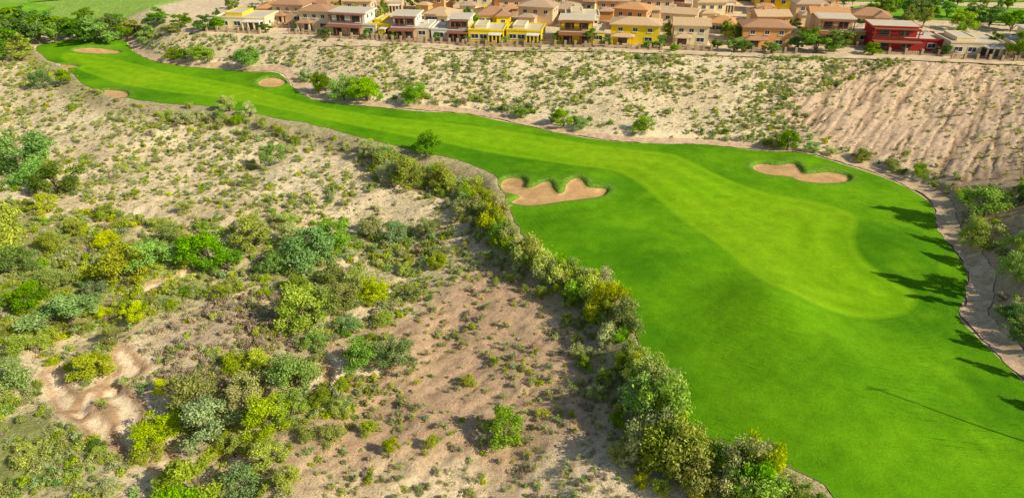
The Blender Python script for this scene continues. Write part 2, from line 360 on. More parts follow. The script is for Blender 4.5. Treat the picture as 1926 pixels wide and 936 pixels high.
def ribbon(line,hw,off,name,m,lab,cols=5,wob=.2):
    t=np.gradient(line,axis=0); t/=np.linalg.norm(t,axis=1)[:,None]; n=np.stack([-t[:,1],t[:,0]],1)
    rows=[]
    for i in range(cols):
        s=(i/(cols-1)*2-1)
        wv=hw*s*(1-wob*.5+wob*(vnoise(np.arange(len(line))*.37,np.full(len(line),i*3.3+9))+.6*vnoise(np.arange(len(line))*1.1,np.full(len(line),i*3.3+2))))
        rows.append(line+n*wv[:,None])
    A=np.stack(rows,1).reshape(-1,2); z=terrain(A[:,0],A[:,1],False)+off
    id_=np.arange(len(A)).reshape(len(line),cols)
    Fq=np.stack([id_[:-1,:-1].ravel(),id_[1:,:-1].ravel(),id_[1:,1:].ravel(),id_[:-1,1:].ravel()],1)[:,::-1]
    return add(name,mesh_np(name,np.column_stack([A,z]),Fq,[m]),kind="structure",label=lab,category="path")
def resample(line,s):
    d=np.r_[0,np.cumsum(np.linalg.norm(np.diff(line,axis=0),axis=1))]; q=np.arange(0,d[-1],s)
    return np.stack([np.interp(q,d,line[:,0]),np.interp(q,d,line[:,1])],1)
ribbon(resample(PATH,.7),1.05,.06,"cart_path",MPATH,"narrow tan dirt cart path curving along the turf",wob=.6)
ribbon(resample(cr(W([(330,72),(500,76),(700,84),(900,92),(1200,98),(1500,106),(1926,122),(2200,136)],6.0),6),1.0),1.5,.22,"dirt_track",MROAD,"pale dirt track running below the row of houses",wob=.5)
for pg in [[(-200,60),(60,46),(110,30),(60,22),(-200,25)],[(60,22),(200,16),(330,22),(240,8),(60,8)],[(-200,10),(100,2),(250,2),(300,-20),(-200,-20)]]:
    V,Fq=sheet(W(pg,1.0),3,.25); add("lawn",mesh_np("lawn",V,Fq,[MLAWN]),kind="structure",label="flat green lawn among trees",category="lawn")
for pg in [[(1630,34),(1990,50),(1990,20),(1700,10),(1600,14)],[(1180,2),(2100,6),(2100,-40),(1180,-40)]]:
    V,Fq=sheet(W(pg,6.0),3,.3); add("lawn",mesh_np("lawn",V,Fq,[MLAWN]),kind="structure",label="flat green field behind the houses",category="lawn")
# ---------------------------------------------------------------- plants
def leaves(centers,radii,n,ls,r,flat=.85,outb=.6,fuzz=.18):
    k=len(centers); w=radii**2; w=w/w.sum(); ci=r.choice(k,n,p=w)
    d=r.normal(size=(n,3)); d/=np.linalg.norm(d,axis=1)[:,None]
    rr=radii[ci]*(r.uniform(.2,1.0,n)**.5)*(1+fuzz*r.normal(size=n))
    p=centers[ci]+d*rr[:,None]*np.array([1,1,flat])
    nn=d*outb+r.normal(size=(n,3))*.55; nn/=np.linalg.norm(nn,axis=1)[:,None]
    a=np.cross(nn,r.normal(size=(n,3))); a/=np.linalg.norm(a,axis=1)[:,None]; b_=np.cross(nn,a)
    s=ls*r.uniform(.6,1.4,n)[:,None]
    V=np.stack([p-a*s*1.1,p-b_*s*.6,p+a*s*1.1,p+b_*s*.6],1).reshape(-1,3)
    V[:,2]=np.maximum(V[:,2],.01)
    Fq=np.arange(4*n).reshape(n,4); sh=np.repeat(np.clip(r.normal(.5,.25,n)+.25*r.uniform(-1,1,k)[ci],0,1),4)
    return V,Fq,sh
def tube(pts,rad,n=6):
    V=[];Fq=[]
    for i,(p,r_) in enumerate(zip(pts,rad)):
        p=np.array(p); q=np.array(pts[min(i+1,len(pts)-1)])-np.array(pts[max(i-1,0)]); q=q/np.linalg.norm(q)
        u=np.cross(q,[.3,.9,.1]); u/=np.linalg.norm(u); v=np.cross(q,u)
        for j in range(n):
            a=2*math.pi*j/n; V.append(p+r_*(u*math.cos(a)+v*math.sin(a)))
    for i in range(len(pts)-1):
        for j in range(n): Fq.append([i*n+j,i*n+(j+1)%n,(i+1)*n+(j+1)%n,(i+1)*n+j])
    return V,Fq
def join(parts):
    V=[];Fq=[];o=0
    for v,f in parts: V+=list(v); Fq+=[[i+o for i in q] for q in f]; o+=len(v)
    return V,Fq
def tree_variant(seed,H=4.0,Rw=2.2,low=.12,nl=4200,lobes=22,ls=.10,fz=.26):
    r=np.random.default_rng(seed)
    C=[];R=[]
    asp=r.uniform(.75,1.25); off=r.uniform(-.3,.3,2)*Rw
    for i in range(lobes):
        a=r.uniform(0,2*math.pi); q=math.sqrt(r.uniform(0,1)); zf=r.uniform(low,1)
        prof=math.sqrt(max(.05,1-((zf-.4)/.64)**2)); rad=Rw*q*prof*.85
        C.append((rad*math.cos(a)*asp+off[0]*zf,rad*math.sin(a)/asp+off[1]*zf,H*(.08+.80*zf*r.uniform(.8,1)))); R.append(r.uniform(.3,.85)*Rw*.40)
    C=np.array(C);R=np.array(R)
    V,Fq,sh=leaves(C,R,nl,ls,r,.8,fuzz=fz)
    cm=mesh_np("crown",V,Fq,[LM[0]],False); fattr(cm,"shade",sh)
    parts=[]
    parts.append(tube([(0,0,-.3),(.03,.02,.3),(.05,0,.7)],[.16,.13,.1]))
    for i in r.choice(len(C),8,replace=False):
        c=C[i]; parts.append(tube([(.04,0,.45),tuple(c*np.array([.4,.4,.55])+[0,0,.25]),tuple(c)],[.085,.055,.02],5))
    V,Fq=join(parts); tm=mesh_np("trunk",V,Fq,[MBARK])
    return tm,cm
TV=[tree_variant(100+i,lobes=20+3*i,nl=4600,ls=.09) for i in range(7)]
PV=[tree_variant(200+i,H=6.5,Rw=2.4,low=.22,nl=3200,lobes=26,ls=.15) for i in range(4)]
NVT=[tree_variant(250+i,H=6.5,Rw=1.9,low=.0,nl=6500,lobes=44,ls=.13,fz=.12) for i in range(2)]
def shrub_variant(seed,n=230,ls=.06,h=.8):
    r=np.random.default_rng(seed); k=7
    a=r.uniform(0,6.28,k); q=r.uniform(.05,.36,k)
    C=np.stack([q*np.cos(a),q*np.sin(a),r.uniform(.15,.55,k)*h],1); R=r.uniform(.11,.24,k)
    V,Fq,sh=leaves(C,R,n,ls,r,1.0,fuzz=.28)
    ps=[]
    for i in range(k): ps.append(tube([(0,0,-.1),tuple(C[i]*.6),tuple(C[i]*1.15)],[.02,.014,.005],4))
    v2,f2=join(ps); o=len(V); V=np.concatenate([V,np.array(v2)]); Fq=np.concatenate([Fq,np.array(f2)+o])
    sh=np.concatenate([sh,np.zeros(len(v2))])
    me=mesh_np("shrub",V,Fq,[LM[0]],False); fattr(me,"shade",sh); return me
NV=4
SV=[shrub_variant(400+i,n=[330,360,300,240][i],ls=[.052,.05,.056,.048][i],h=[.8,.7,.9,.8][i]) for i in range(NV)]
def hedge_variant(seed):
    r=np.random.default_rng(seed); k=20
    a=r.uniform(0,6.28,k); q=np.sqrt(r.uniform(0,1,k))*.40; asp=r.uniform(.8,1.2)
    C=np.stack([q*np.cos(a)*asp,q*np.sin(a)/asp,r.uniform(.1,.8,k)*(1.05-q)],1); R=r.uniform(.07,.19,k)
    V,Fq,sh=leaves(C,R,2500,.027,r,1.1,fuzz=.3)
    n0=len(V)
    ps=[tube([(0,0,-.1),tuple(C[i]*.6),tuple(C[i])],[.02,.012,.004],4) for i in range(8)]
    v2,f2=join(ps); V=np.concatenate([V,np.array(v2)]); Fq=np.concatenate([Fq,np.array(f2)+n0]); sh=np.concatenate([sh,np.zeros(len(v2))])
    me=mesh_np("hedge_shrub",V,Fq,[LM[0]],False); fattr(me,"shade",sh); return me
HV=[hedge_variant(500+i) for i in range(7)]
def setmat(o,m):
    o.material_slots[0].link='OBJECT'; o.material_slots[0].material=m
def plant(name,variants,x,y,z,s,sz,k,label,cat,group,parts=True):
    v=random.choice(variants); rot=random.uniform(0,6.28)
    if parts:
        e=bpy.data.objects.new(name,None); e.empty_display_size=.5; COL.objects.link(e)
        t=add("trunk",v[0],e); c=add("crown",v[1],e); setmat(c,LM[k])
    else:
        e=add(name,v); setmat(e,LM[k])
    e.location=(x,y,z-.03); e.rotation_euler=(0,0,rot); e.scale=(s,s*random.uniform(.85,1.15),sz)
    e["label"]=label; e["category"]=cat; e["group"]=group
    return e
def place_px(lst,name,variants,bw,bh,cat,group,lab,parts=True):
    a=np.array([(l[0],l[1]) for l in lst],float); x,y,z=ground_hit(a[:,0],a[:,1])
    for i,l in enumerate(lst):
        dep=y[i]*cp-(z[i]-CH)*sp; wm=l[2]*dep/F; hm=l[3]*dep/F/.93
        plant(name,variants,x[i],y[i],z[i],wm/bw,hm/bh,l[4],lab%KTXT[l[4]],cat,group,parts)
BIG=[(45,328,125,85,4),(110,362,90,62,6),(12,462,105,100,2),(22,515,80,55,6),(48,585,85,50,6),(-30,400,120,90,6),(70,345,80,50,4),
(135,618,130,60,5),(170,712,80,52,2),(30,728,110,62,5),(230,528,105,72,1),(280,512,90,60,4),(395,500,110,72,4),(430,508,70,40,4),
(480,462,85,60,1),(590,488,115,72,5),(640,465,85,60,4),(560,460,70,50,0),(700,440,60,40,0),(745,455,60,40,5),
(510,312,58,46,5),(800,290,58,44,4),(768,346,75,60,1),(735,340,50,40,0),(825,352,55,50,1),(700,300,40,35,0),
(432,208,40,30,7),(470,220,36,28,7),(355,232,40,30,0),(560,722,108,88,4),(575,608,105,85,2),(600,590,80,60,1),(640,570,70,50,1),
(675,688,85,58,4),(742,690,72,62,5),(670,545,70,48,1),(700,560,60,40,2),(560,560,60,45,1),(375,775,115,90,1),(395,830,115,90,5),
(445,790,80,70,7),(480,745,90,60,7),(440,700,60,40,2),(485,690,60,40,2),(310,828,95,62,2),(510,810,90,80,1),(550,790,70,60,1),(590,650,60,40,4),
(950,836,88,76,4),(740,850,36,38,2),(692,818,34,40,2),(814,842,30,30,2),(625,826,50,28,1),(578,830,40,26,1),(880,722,34,24,2),
(378,925,130,80,1),(450,925,90,70,5),(500,885,80,60,1),(545,905,60,40,2),(340,970,120,70,4),(270,860,70,40,1),(310,740,40,34,2),
(385,113,55,30,4),(470,120,60,34,4),(600,175,45,42,6),(648,188,60,46,4),(690,190,70,50,4),(780,192,60,38,4),(575,152,30,22,5),
(980,222,36,24,4),(1060,237,50,34,4),(1090,242,36,22,5),(1212,246,46,28,4),(1480,282,50,40,4),(1450,278,34,20,1),(1530,287,36,22,5),(1560,292,30,18,0),
(1620,304,40,24,1),(1730,332,40,24,4),(1680,320,44,20,1),(85,165,45,36,6),(130,155,40,26,4),(325,112,40,20,1),(350,112,34,20,6),
(1850,408,95,62,4),(1828,462,62,62,2),(1812,380,40,26,4),(1910,525,60,60,4),(1905,640,60,50,4),(1892,600,46,36,6),(1915,470,50,40,1),
(105,475,60,36,1),(150,440,50,30,1),(200,470,60,36,2),(120,540,70,38,1),(180,560,55,34,5),(330,455,60,36,1),(350,400,40,28,1),(300,430,46,28,2),(520,510,64,40,4),(540,430,50,32,1),(620,530,60,38,1),(90,400,56,36,2),(205,410,46,28,1),
(250,600,60,34,2),(60,660,70,40,1),(220,640,50,30,1),(410,560,46,28,1),(660,620,50,32,5),(720,610,44,28,1),(780,560,40,28,1),(820,505,46,30,1),(800,440,50,36,0),(440,850,64,44,1),(600,760,50,32,1),(640,735,40,28,1)]
place_px(BIG,"mesquite_tree",TV,4.3,4.0,"tree","trees and large bushes of the desert wash","rounded %s desert tree rooted in sandy soil")
for tp in [(1640,388),(1712,482),(1632,518),(1700,552),(1790,642),(1798,682),(1860,752)]:
    tx,ty=[float(v) for v in unp(*tp)]; d=8.0
    while True:
        x=tx+SUNX*d; y=ty+SUNY*d; z=float(terrain(np.array([x]),np.array([y]))[0]); q=prj(x,y,z)
        if q[0]>1955 or d>40 or (tp[1]<400 and d>17): break
        d+=.5
    h=max(2.5,d*math.tan(EL)-z+.8); plant("shade_tree",NVT,x,y,z,min(.7,h/6.5*.5),h/6.0,6,"slim dark green tree on the bank beside the cart path","tree","tall trees beside the cart path")
tx,ty=[float(v) for v in unp(1590,748)]; d=26; x=tx+SUNX*d;y=ty+SUNY*d; z=float(terrain(np.array([x]),np.array([y]))[0]); h=d*math.tan(EL)-z+1
V,Fq=join([tube([(0,0,-.5),(0,0,h*.5),(0,0,h)],[.12,.09,.06],10),tube([(-1.2,0,h-.6),(0,0,h-.6),(1.2,0,h-.6)],[.05,.05,.05],6)])
o=add("utility_pole",mesh_np("utility_pole",V,Fq,[MBARK])); o.location=(x,y,z); o["label"]="wooden utility pole with a crossarm beside the turf"; o["category"]="utility pole"
FARL=[(0,118,70,60,6),(35,112,60,46,1),(10,80,70,60,6),(48,74,50,46,6),(75,80,50,50,6),(105,82,45,42,4),(150,76,45,44,6),(180,76,50,46,4),(212,76,46,48,6),(240,74,40,30,6),(275,78,40,30,4),(60,45,50,34,6),(20,50,50,40,4),(110,56,44,26,4),(255,60,40,26,1),(290,56,40,26,6),(-20,100,80,70,6),(160,40,40,26,6),(300,40,46,26,4),(340,52,40,26,6),(385,58,44,30,6),(410,55,34,24,4),(130,70,50,40,6),(195,66,46,34,6),(90,60,50,36,6),(25,95,60,46,4),(320,66,40,20,1),(225,50,40,26,4),(75,84,60,56,6),(165,80,60,40,6),(200,82,60,44,4),
(1500,92,50,34,6),(1535,100,60,46,4),(1568,98,60,46,6),(1640,104,40,24,4),(1380,98,40,30,4),(1450,102,36,24,4),(1910,112,56,60,6),(1660,40,40,44,6),(1700,36,30,40,6),(1724,38,30,42,6),(1750,38,30,40,6),(1780,34,40,34,4),(1815,58,50,40,4),(1860,50,50,38,6),(1900,60,50,44,4),(1840,40,44,34,6),(1480,60,40,30,4),(1270,96,24,16,4),(1110,84,24,34,6),(1010,80,28,16,4),(610,72,30,20,6),(500,62,30,18,6),(880,80,20,16,6),(1350,92,28,20,6),(1215,90,30,14,4),(790,16,40,24,6),(600,22,40,30,6),(640,18,36,30,4),(560,6,40,26,6),(1120,14,40,26,4),(1640,30,40,34,4),(1690,20,40,40,6),(1745,14,40,30,6),(1800,10,44,30,4),(1240,92,30,24,6),(1770,104,30,24,6),(690,74,24,20,6),(1045,84,26,26,6),(1140,88,22,20,4),(950,82,20,16,4),(820,78,20,18,6),(740,76,20,18,4),(1400,100,30,26,6)]
place_px(FARL,"shade_tree",PV,4.6,6.5,"tree","garden and park trees around the houses","leafy %s tree near the houses and lawns")
hp=[(700,290),(740,305),(780,315),(820,325),(855,345),(885,370),(912,400),(935,425),(955,450),(985,475),(1015,502),(1045,522),(1080,540),(1110,560),(1140,585),(1160,620),(1175,662),(1195,700),(1220,738),(1240,775),(1250,815),(1270,860),(1325,895),(1395,925),(1470,950),(1540,985)]
hl=resample(np.array(hp,float),12); hw_=W(hl,-.8); 
hs=[]
for i,(x,y) in enumerate(hw_):
    big=.5+.85*float(vnoise(np.array([i*.45]),np.array([2.2]))[0])
    for j in range(2):
        if random.random()<.14: continue
        hs.append((x+random.uniform(-1.6,.9)-.2*j,y+random.uniform(-1.3,1.3),random.uniform(1.9,4.2)*big,None))
    hs.append((x-random.uniform(1.5,5.0),y-random.uniform(-1,1.5),random.uniform(1.1,2.2),None))
for (px,py,s,k) in [(905,385,4.6,1),(925,425,5.0,2),(935,415,4.4,7),(890,350,4.2,1),(1150,590,4.8,2),(1165,630,4.6,1),(1130,560,3.8,7),(1225,745,4.4,7),(1215,800,4.5,0),(1205,850,4.2,7),(1300,905,4.4,1),(1240,780,4.4,7)]:
    x,y=unp(px,py,-.5); hs.append((float(x),float(y),s,k))
for rep in range(2):
    for px,py in resample(np.array([(330,205),(420,214),(500,230),(560,250),(640,262),(700,285),(780,310)],float),12):
        x,y=unp(px,py,-.5); hs.append((float(x)+random.uniform(-3,2),float(y)+random.uniform(-5,1),random.uniform(1.3,2.8),None))
    for px,py in resample(np.array([(70,120),(120,150),(170,175),(220,192),(290,200)],float),12):
        x,y=unp(px,py,-.3); hs.append((float(x)+random.uniform(-2,2),float(y)+random.uniform(-3,1),random.uniform(1.8,3.4),2 if random.random()<.3 else None))
hx=np.array([h[0] for h in hs]); hy=np.array([h[1] for h in hs])
hz,hd,_,_=terrain(hx,hy,True,True); nh=0
for i,h in enumerate(hs):
    if hd[i]<-.8 or nh>298: continue
    k=h[3] if h[3] is not None else random.choices([1,7,0,2,4,5],[.4,.26,.1,.1,.12,.02])[0]; nh+=1
    plant("hedge_shrub",HV,hx[i],hy[i],hz[i],h[2]*.95,h[2]*random.uniform(.8,1.25),k,"dense %s shrub in the row edging the turf"%KTXT[k],"shrub","row of shrubs along the fairway edge",False)
# ---------------------------------------------------------------- scattered scrub
Zn=[ # polygon px, density, size range, species weights (grey,olive,yellow,dry,bright,blue,dark,silver)
 ([(1500,190),(1700,120),(2150,120),(2150,340),(1900,345),(1700,320),(1560,270)],.4,(.3,.95),(4,2,1,1,0,0,0,1)),
 ([(1700,300),(1926,330),(2050,420),(2200,700),(1900,640),(1780,400)],.6,(.6,1.9),(2,3,1,1,2,0,1,1)),
 ([(1560,255),(1900,325),(1900,350),(1740,345),(1500,290),(1300,268),(900,205),(600,180),(590,160),(900,185),(1300,245)],.8,(.6,2.0),(3,3,1,1,2,1,1,2)),
 ([(240,60),(900,88),(1926,120),(1926,340),(1700,325),(1500,285),(1200,262),(900,205),(620,185),(540,130),(300,112)],1.3,(.45,1.4),(5,3,.6,.5,.3,.5,.1,3)),
 ([(-200,735),(90,735),(200,790),(230,850),(250,1000),(-200,1000)],2.5,(.8,1.8),(3,4,.6,.2,.4,.6,.2,1)),
 ([(350,560),(560,560),(570,650),(520,740),(360,760),(250,720),(240,640),(300,600)],1.8,(.6,1.6),(1,.5,.4,6,.2,0,0,.7)),
 ([(-200,350),(150,395),(330,410),(400,470),(370,560),(250,640),(80,660),(-200,660)],1.8,(.6,1.8),(2.5,4,2.6,.5,.8,.7,0,2)),
 ([(330,410),(640,410),(840,440),(820,560),(700,640),(560,640),(560,560),(400,560)],1.4,(.6,1.7),(2,3,1.4,.4,1.2,1,.1,1.5)),
 ([(560,600),(760,640),(700,760),(560,900),(560,1000),(240,1000),(250,850),(350,760),(520,740)],1.35,(.5,1.5),(2,3,1.4,.6,.9,.6,.1,1.5)),
 ([(820,480),(1000,490),(1110,590),(1190,740),(1260,960),(1100,1000),(560,1000),(600,860),(760,650)],1.15,(.35,1.15),(4,1.5,.5,1.5,.1,.2,0,2)),
 ([(640,280),(900,380),(960,450),(1060,560),(1000,600),(840,480),(700,430),(680,360)],.95,(.5,1.6),(3,3,.5,1,.4,.3,0,1.5)),
 ([(-200,80),(60,100),(200,185),(700,270),(700,430),(330,400),(150,380),(-200,330)],.9,(.45,1.5),(4,3,1.4,.5,.2,.4,0,2.5)),
 ([(-200,600),(300,600),(260,800),(90,740),(-200,740)],1.4,(.6,1.7),(2.5,3,1.6,1,.7,.7,0,1.5))]
n=170000; cx=rng.uniform(-150,160,n); cy=rng.uniform(22,205,n)
z0=terrain(cx,cy,False); qx,qy,qd=prj(cx,cy,z0)
vis=(qx>-150)&(qx<2080)&(qy<985)&(qy>40)
cx,cy,qx,qy,qd=[a[vis] for a in (cx,cy,qx,qy,qd)]
z0,dg,dp_,w_=terrain(cx,cy,True,True); dpa=ldist(PATH,cx,cy)
cd=n/(310*183.)
clump=np.clip(.8+1.6*fbm(cx/6,cy/6,3,77),.1,2.0)
ok=(dg>.6)&(dpa>1.5)&(dp_>.3)
for i,c in enumerate(CH_+CH2): ok&=ldist(c,cx,cy)>(1.35 if i<3 else 1.0)
u=rng.uniform(0,1,len(cx)); zid=np.full(len(cx),-1)
for i,(pg,den,sr,wt) in enumerate(Zn):
    m=(zid<0)&inside(np.array(pg,float),qx,qy); zid[m]=i
keep=[];
for i in np.where(ok&(zid>=0))[0]:
    pg,den,sr,wt=Zn[zid[i]]
    if u[i]<den*clump[i]/cd:
        s=sr[0]+(sr[1]-sr[0])*random.random()**2.0
        k=random.choices(range(8),wt)[0]
        keep.append((cx[i],cy[i],z0[i],s,k,qd[i],qx[i],qy[i],zid[i]))
print("shrubs",len(keep))
cand=[t for t in keep if t[8] in (4,6,7,8,11,12,1,5)]; random.shuffle(cand); nb=0; used=set()
for t in cand[:285]:
    s=random.uniform(1.4,2.7)*(1 if t[8] in (6,7,8,4) else .75)
    k=t[4]; used.add((t[0],t[1])); nb+=1
    plant("desert_bush",HV,t[0],t[1],t[2],s,s*random.uniform(.55,.9),k,"wide %s bush growing in the desert wash"%KTXT[k],"bush","large bushes of the desert wash",False)
keep=[t for t in keep if (t[0],t[1]) not in used]
def shown(t): return t[3]/t[5] if (10<t[6]<1916 and 10<t[7]<926) else 0
keep.sort(key=shown,reverse=True)
for t in keep[:290]:
    plant("desert_shrub",SV,t[0],t[1],t[2],t[3]*1.15,t[3]*random.uniform(.7,1.05),t[4],"low %s desert shrub on sandy soil"%KTXT[t[4]],"shrub","desert shrubs scattered over the ground",False)
rest=keep[290:]
lib=bpy.data.collections.new("shrub_library")
for k in range(8):
    for v in range(NV):
        o=bpy.data.objects.new("shrub_kind_%02d"%(k*NV+v),SV[v]); lib.objects.link(o); setmat(o,LM[k])
me=bpy.data.meshes.new("desert_scrub"); me.vertices.add(len(rest))
me.vertices.foreach_set("co",np.array([(t[0],t[1],t[2]-.02) for t in rest],np.float32).ravel())
fattr(me,"isc",[t[3]*1.15 for t in rest]); fattr(me,"irot",rng.uniform(0,6.28,len(rest)))
a=me.attributes.new("idx",'INT','POINT'); a.data.foreach_set("value",np.array([t[4]*NV+random.randrange(NV) for t in rest],np.int32))
so=add("desert_scrub",me,kind="stuff",label="scattered low grey-green desert scrub on sandy slopes",category="scrub")
ng=bpy.data.node_groups.new("scatter_scrub",'GeometryNodeTree')
ng.interface.new_socket("Geometry",in_out='INPUT',socket_type='NodeSocketGeometry'); ng.interface.new_socket("Geometry",in_out='OUTPUT',socket_type='NodeSocketGeometry')
gi=N(ng,'NodeGroupInput'); go=N(ng,'NodeGroupOutput'); ip=N(ng,'GeometryNodeInstanceOnPoints'); ci=N(ng,'GeometryNodeCollectionInfo')
ci.inputs['Collection'].default_value=lib; ci.inputs['Separate Children'].default_value=True; ci.inputs['Reset Children'].default_value=True
def na(nm,dt):
    q=N(ng,'GeometryNodeInputNamedAttribute',data_type=dt); q.inputs['Name'].default_value=nm; return q.outputs['Attribute']
cb=N(ng,'ShaderNodeCombineXYZ'); ng.links.new(na('irot','FLOAT'),cb.inputs[2])
L=ng.links.new
L(gi.outputs[0],ip.inputs['Points']); L(ci.outputs[0],ip.inputs['Instance']); ip.inputs['Pick Instance'].default_value=True
L(na('idx','INT'),ip.inputs['Instance Index']); L(cb.outputs[0],ip.inputs['Rotation']); L(na('isc','FLOAT'),ip.inputs['Scale']); L(ip.outputs[0],go.inputs[0])
md=so.modifiers.new("scatter","NODES"); md.node_group=ng
# ---------------------------------------------------------------- houses
def paint(name,c): return simple(name,c,.07,.6,.85,.1,12)
WM={'yellow':paint("stucco_yellow",(.88,.64,.02)),'white':paint("stucco_white",(.80,.76,.64)),'cream':paint("stucco_cream",(.82,.68,.38)),
 'tan':paint("stucco_tan",(.70,.50,.27)),'orange':paint("stucco_orange",(.72,.37,.12)),'red':paint("stucco_red",(.46,.035,.03)),
 'brown':paint("stucco_brown",(.42,.26,.15)),'beige':paint("stucco_beige",(.74,.60,.36)),'lime':paint("stucco_mustard",(.72,.55,.06))}
RT={}
for nm,c in (('tile_brown',(.46,.25,.13)),('tile_tan',(.64,.43,.23)),('tile_orange',(.64,.32,.13)),('tile_grey',(.52,.36,.22))):
    m,nt,b,_=mat("roof_"+nm); co=objco(nt); wv=N(nt,"ShaderNodeTexWave",bands_direction='Z'); wv.inputs['Scale'].default_value=2.6; wv.inputs['Distortion'].default_value=.6
    nt.links.new(co,wv.inputs['Vector']); nn=noise(nt,3,4,.7,co)
    cc=mix(nt,c,ramp(nt,wv.outputs['Fac'],[(.1,g3(.78)),(.6,g3(1.1))]).outputs[0],.8,'MULTIPLY'); cc=mix(nt,cc,ramp(nt,nn.outputs[0],[(.3,g3(.75)),(.7,g3(1.25))]).outputs[0],1,'MULTIPLY')
    nt.links.new(cc,b.inputs['Base Color']); bump(nt,b,wv.outputs['Fac'],.4,.08); RT[nm]=m
MFLAT=paint("roof_membrane",(.62,.52,.37)); MTRIM=paint("trim_white",(.76,.71,.60)); MRB=paint("timber_red_brown",(.28,.10,.05)); MIRON=paint("iron_dark",(.06,.045,.035))
MWALLB=simple("block_wall",(.48,.35,.22),.15,1.5)
mg,nt,b,_=mat("window_glass"); b.inputs['Base Color'].default_value=(.035,.045,.055,1); b.inputs['Roughness'].default_value=.12; b.inputs['Specular IOR Level'].default_value=.6
MGL=mg
def boxes(name,bl,mats,bev=0):
    bm=bmesh.new()
    for q in bl:
        x0,x1,y0,y1,z0,z1=q[:6]; mi=q[6] if len(q)>6 else 0
        vs=[bm.verts.new(p) for p in ((x0,y0,z0),(x1,y0,z0),(x1,y1,z0),(x0,y1,z0),(x0,y0,z1),(x1,y0,z1),(x1,y1,z1),(x0,y1,z1))]
        for f in ((3,2,1,0),(4,5,6,7),(0,1,5,4),(1,2,6,5),(2,3,7,6),(3,0,4,7)): bm.faces.new([vs[i] for i in f]).material_index=mi
    me=bpy.data.meshes.new(name); bm.to_mesh(me); bm.free()
    for m in mats: me.materials.append(m)
    return me
def window_mesh(w,h,door=False):
    t=.09; mid=.06
    bl=[(-w/2,w/2,-.07,.02,0,t),(-w/2,w/2,-.07,.02,h-t,h),(-w/2,-w/2+t,-.069,.02,t,h-t),(w/2-t,w/2,-.069,.02,t,h-t),(-mid/2,mid/2,-.05,.02,t,h-t),(-w/2+t,w/2-t,-.02,.01,t,h-t,1)]
    if not door: bl.append((-w/2-.08,w/2+.08,-.13,-.0705,-.1,0))
    return boxes("window",bl,[MTRIM if not door else MRB,MGL])
WS=window_mesh(1.2,1.1); WL=window_mesh(1.9,1.2); DR=window_mesh(2.2,2.05,True)
def hip(x0,x1,y0,y1,z,rise,m,ov=.5,gable=False):
    x0-=ov;x1+=ov;y0-=ov;y1+=ov; w=x1-x0; d=y1-y0; th=.22
    bm=bmesh.new()
    lo=[bm.verts.new(p) for p in ((x0,y0,z),(x1,y0,z),(x1,y1,z),(x0,y1,z))]
    up=[bm.verts.new(p) for p in ((x0,y0,z+th),(x1,y0,z+th),(x1,y1,z+th),(x0,y1,z+th))]
    if w>=d:
        ins=0 if gable else d/2*.98; r=[bm.verts.new((x0+ins,(y0+y1)/2,z+th+rise)),bm.verts.new((x1-ins,(y0+y1)/2,z+th+rise))]
        fs=[(up[0],up[1],r[1],r[0]),(up[2],up[3],r[0],r[1]),(up[3],up[0],r[0]),(up[1],up[2],r[1])]
    else:
        ins=0 if gable else w/2*.98; r=[bm.verts.new(((x0+x1)/2,y0+ins,z+th+rise)),bm.verts.new(((x0+x1)/2,y1-ins,z+th+rise))]
        fs=[(up[1],up[2],r[1],r[0]),(up[3],up[0],r[0],r[1]),(up[0],up[1],r[0]),(up[2],up[3],r[1])]
    for f in fs: bm.faces.new(f)
    bm.faces.new(lo[::-1])
    for i in range(4): bm.faces.new((lo[i],lo[(i+1)%4],up[(i+1)%4],up[i]))
    me=bpy.data.meshes.new("roof"); bm.to_mesh(me); bm.free(); me.materials.append(m); return me
def flatroof(x0,x1,y0,y1,z,m,mt=None,ov=.12,ph=.4):
    x0-=ov;x1+=ov;y0-=ov;y1+=ov; t=.28
    return boxes("roof",[(x0,x1,y0,y0+t,z,z+ph),(x0,x1,y1-t,y1,z,z+ph),(x0,x0+t,y0+t,y1-t,z,z+ph),(x1-t,x1,y0+t,y1-t,z,z+ph),(x0+t,x1-t,y0+t,y1-t,z,z+.15,1)],[mt or m,MFLAT])
def slabroof(x0,x1,y0,y1,z,mt,ov=.5):
    return boxes("roof",[(x0-ov,x1+ov,y0-ov,y1+ov,z,z+.25),(x0-ov+.3,x1+ov-.3,y0-ov+.3,y1+ov-.3,z+.253,z+.3,1)],[mt,MFLAT])
HOUSE_XY=[]
def wins(e,xs0,xs1,y,z,mesh,n,rot=0,fixed=None,name="window"):
    for i in range(n):
        o=add(name,mesh,e); p=xs0+(xs1-xs0)*(i+.5)/n
        if rot==0: o.location=(p,y,z)
        else: o.location=(fixed,p,z)
        o.rotation_euler=(0,0,rot)
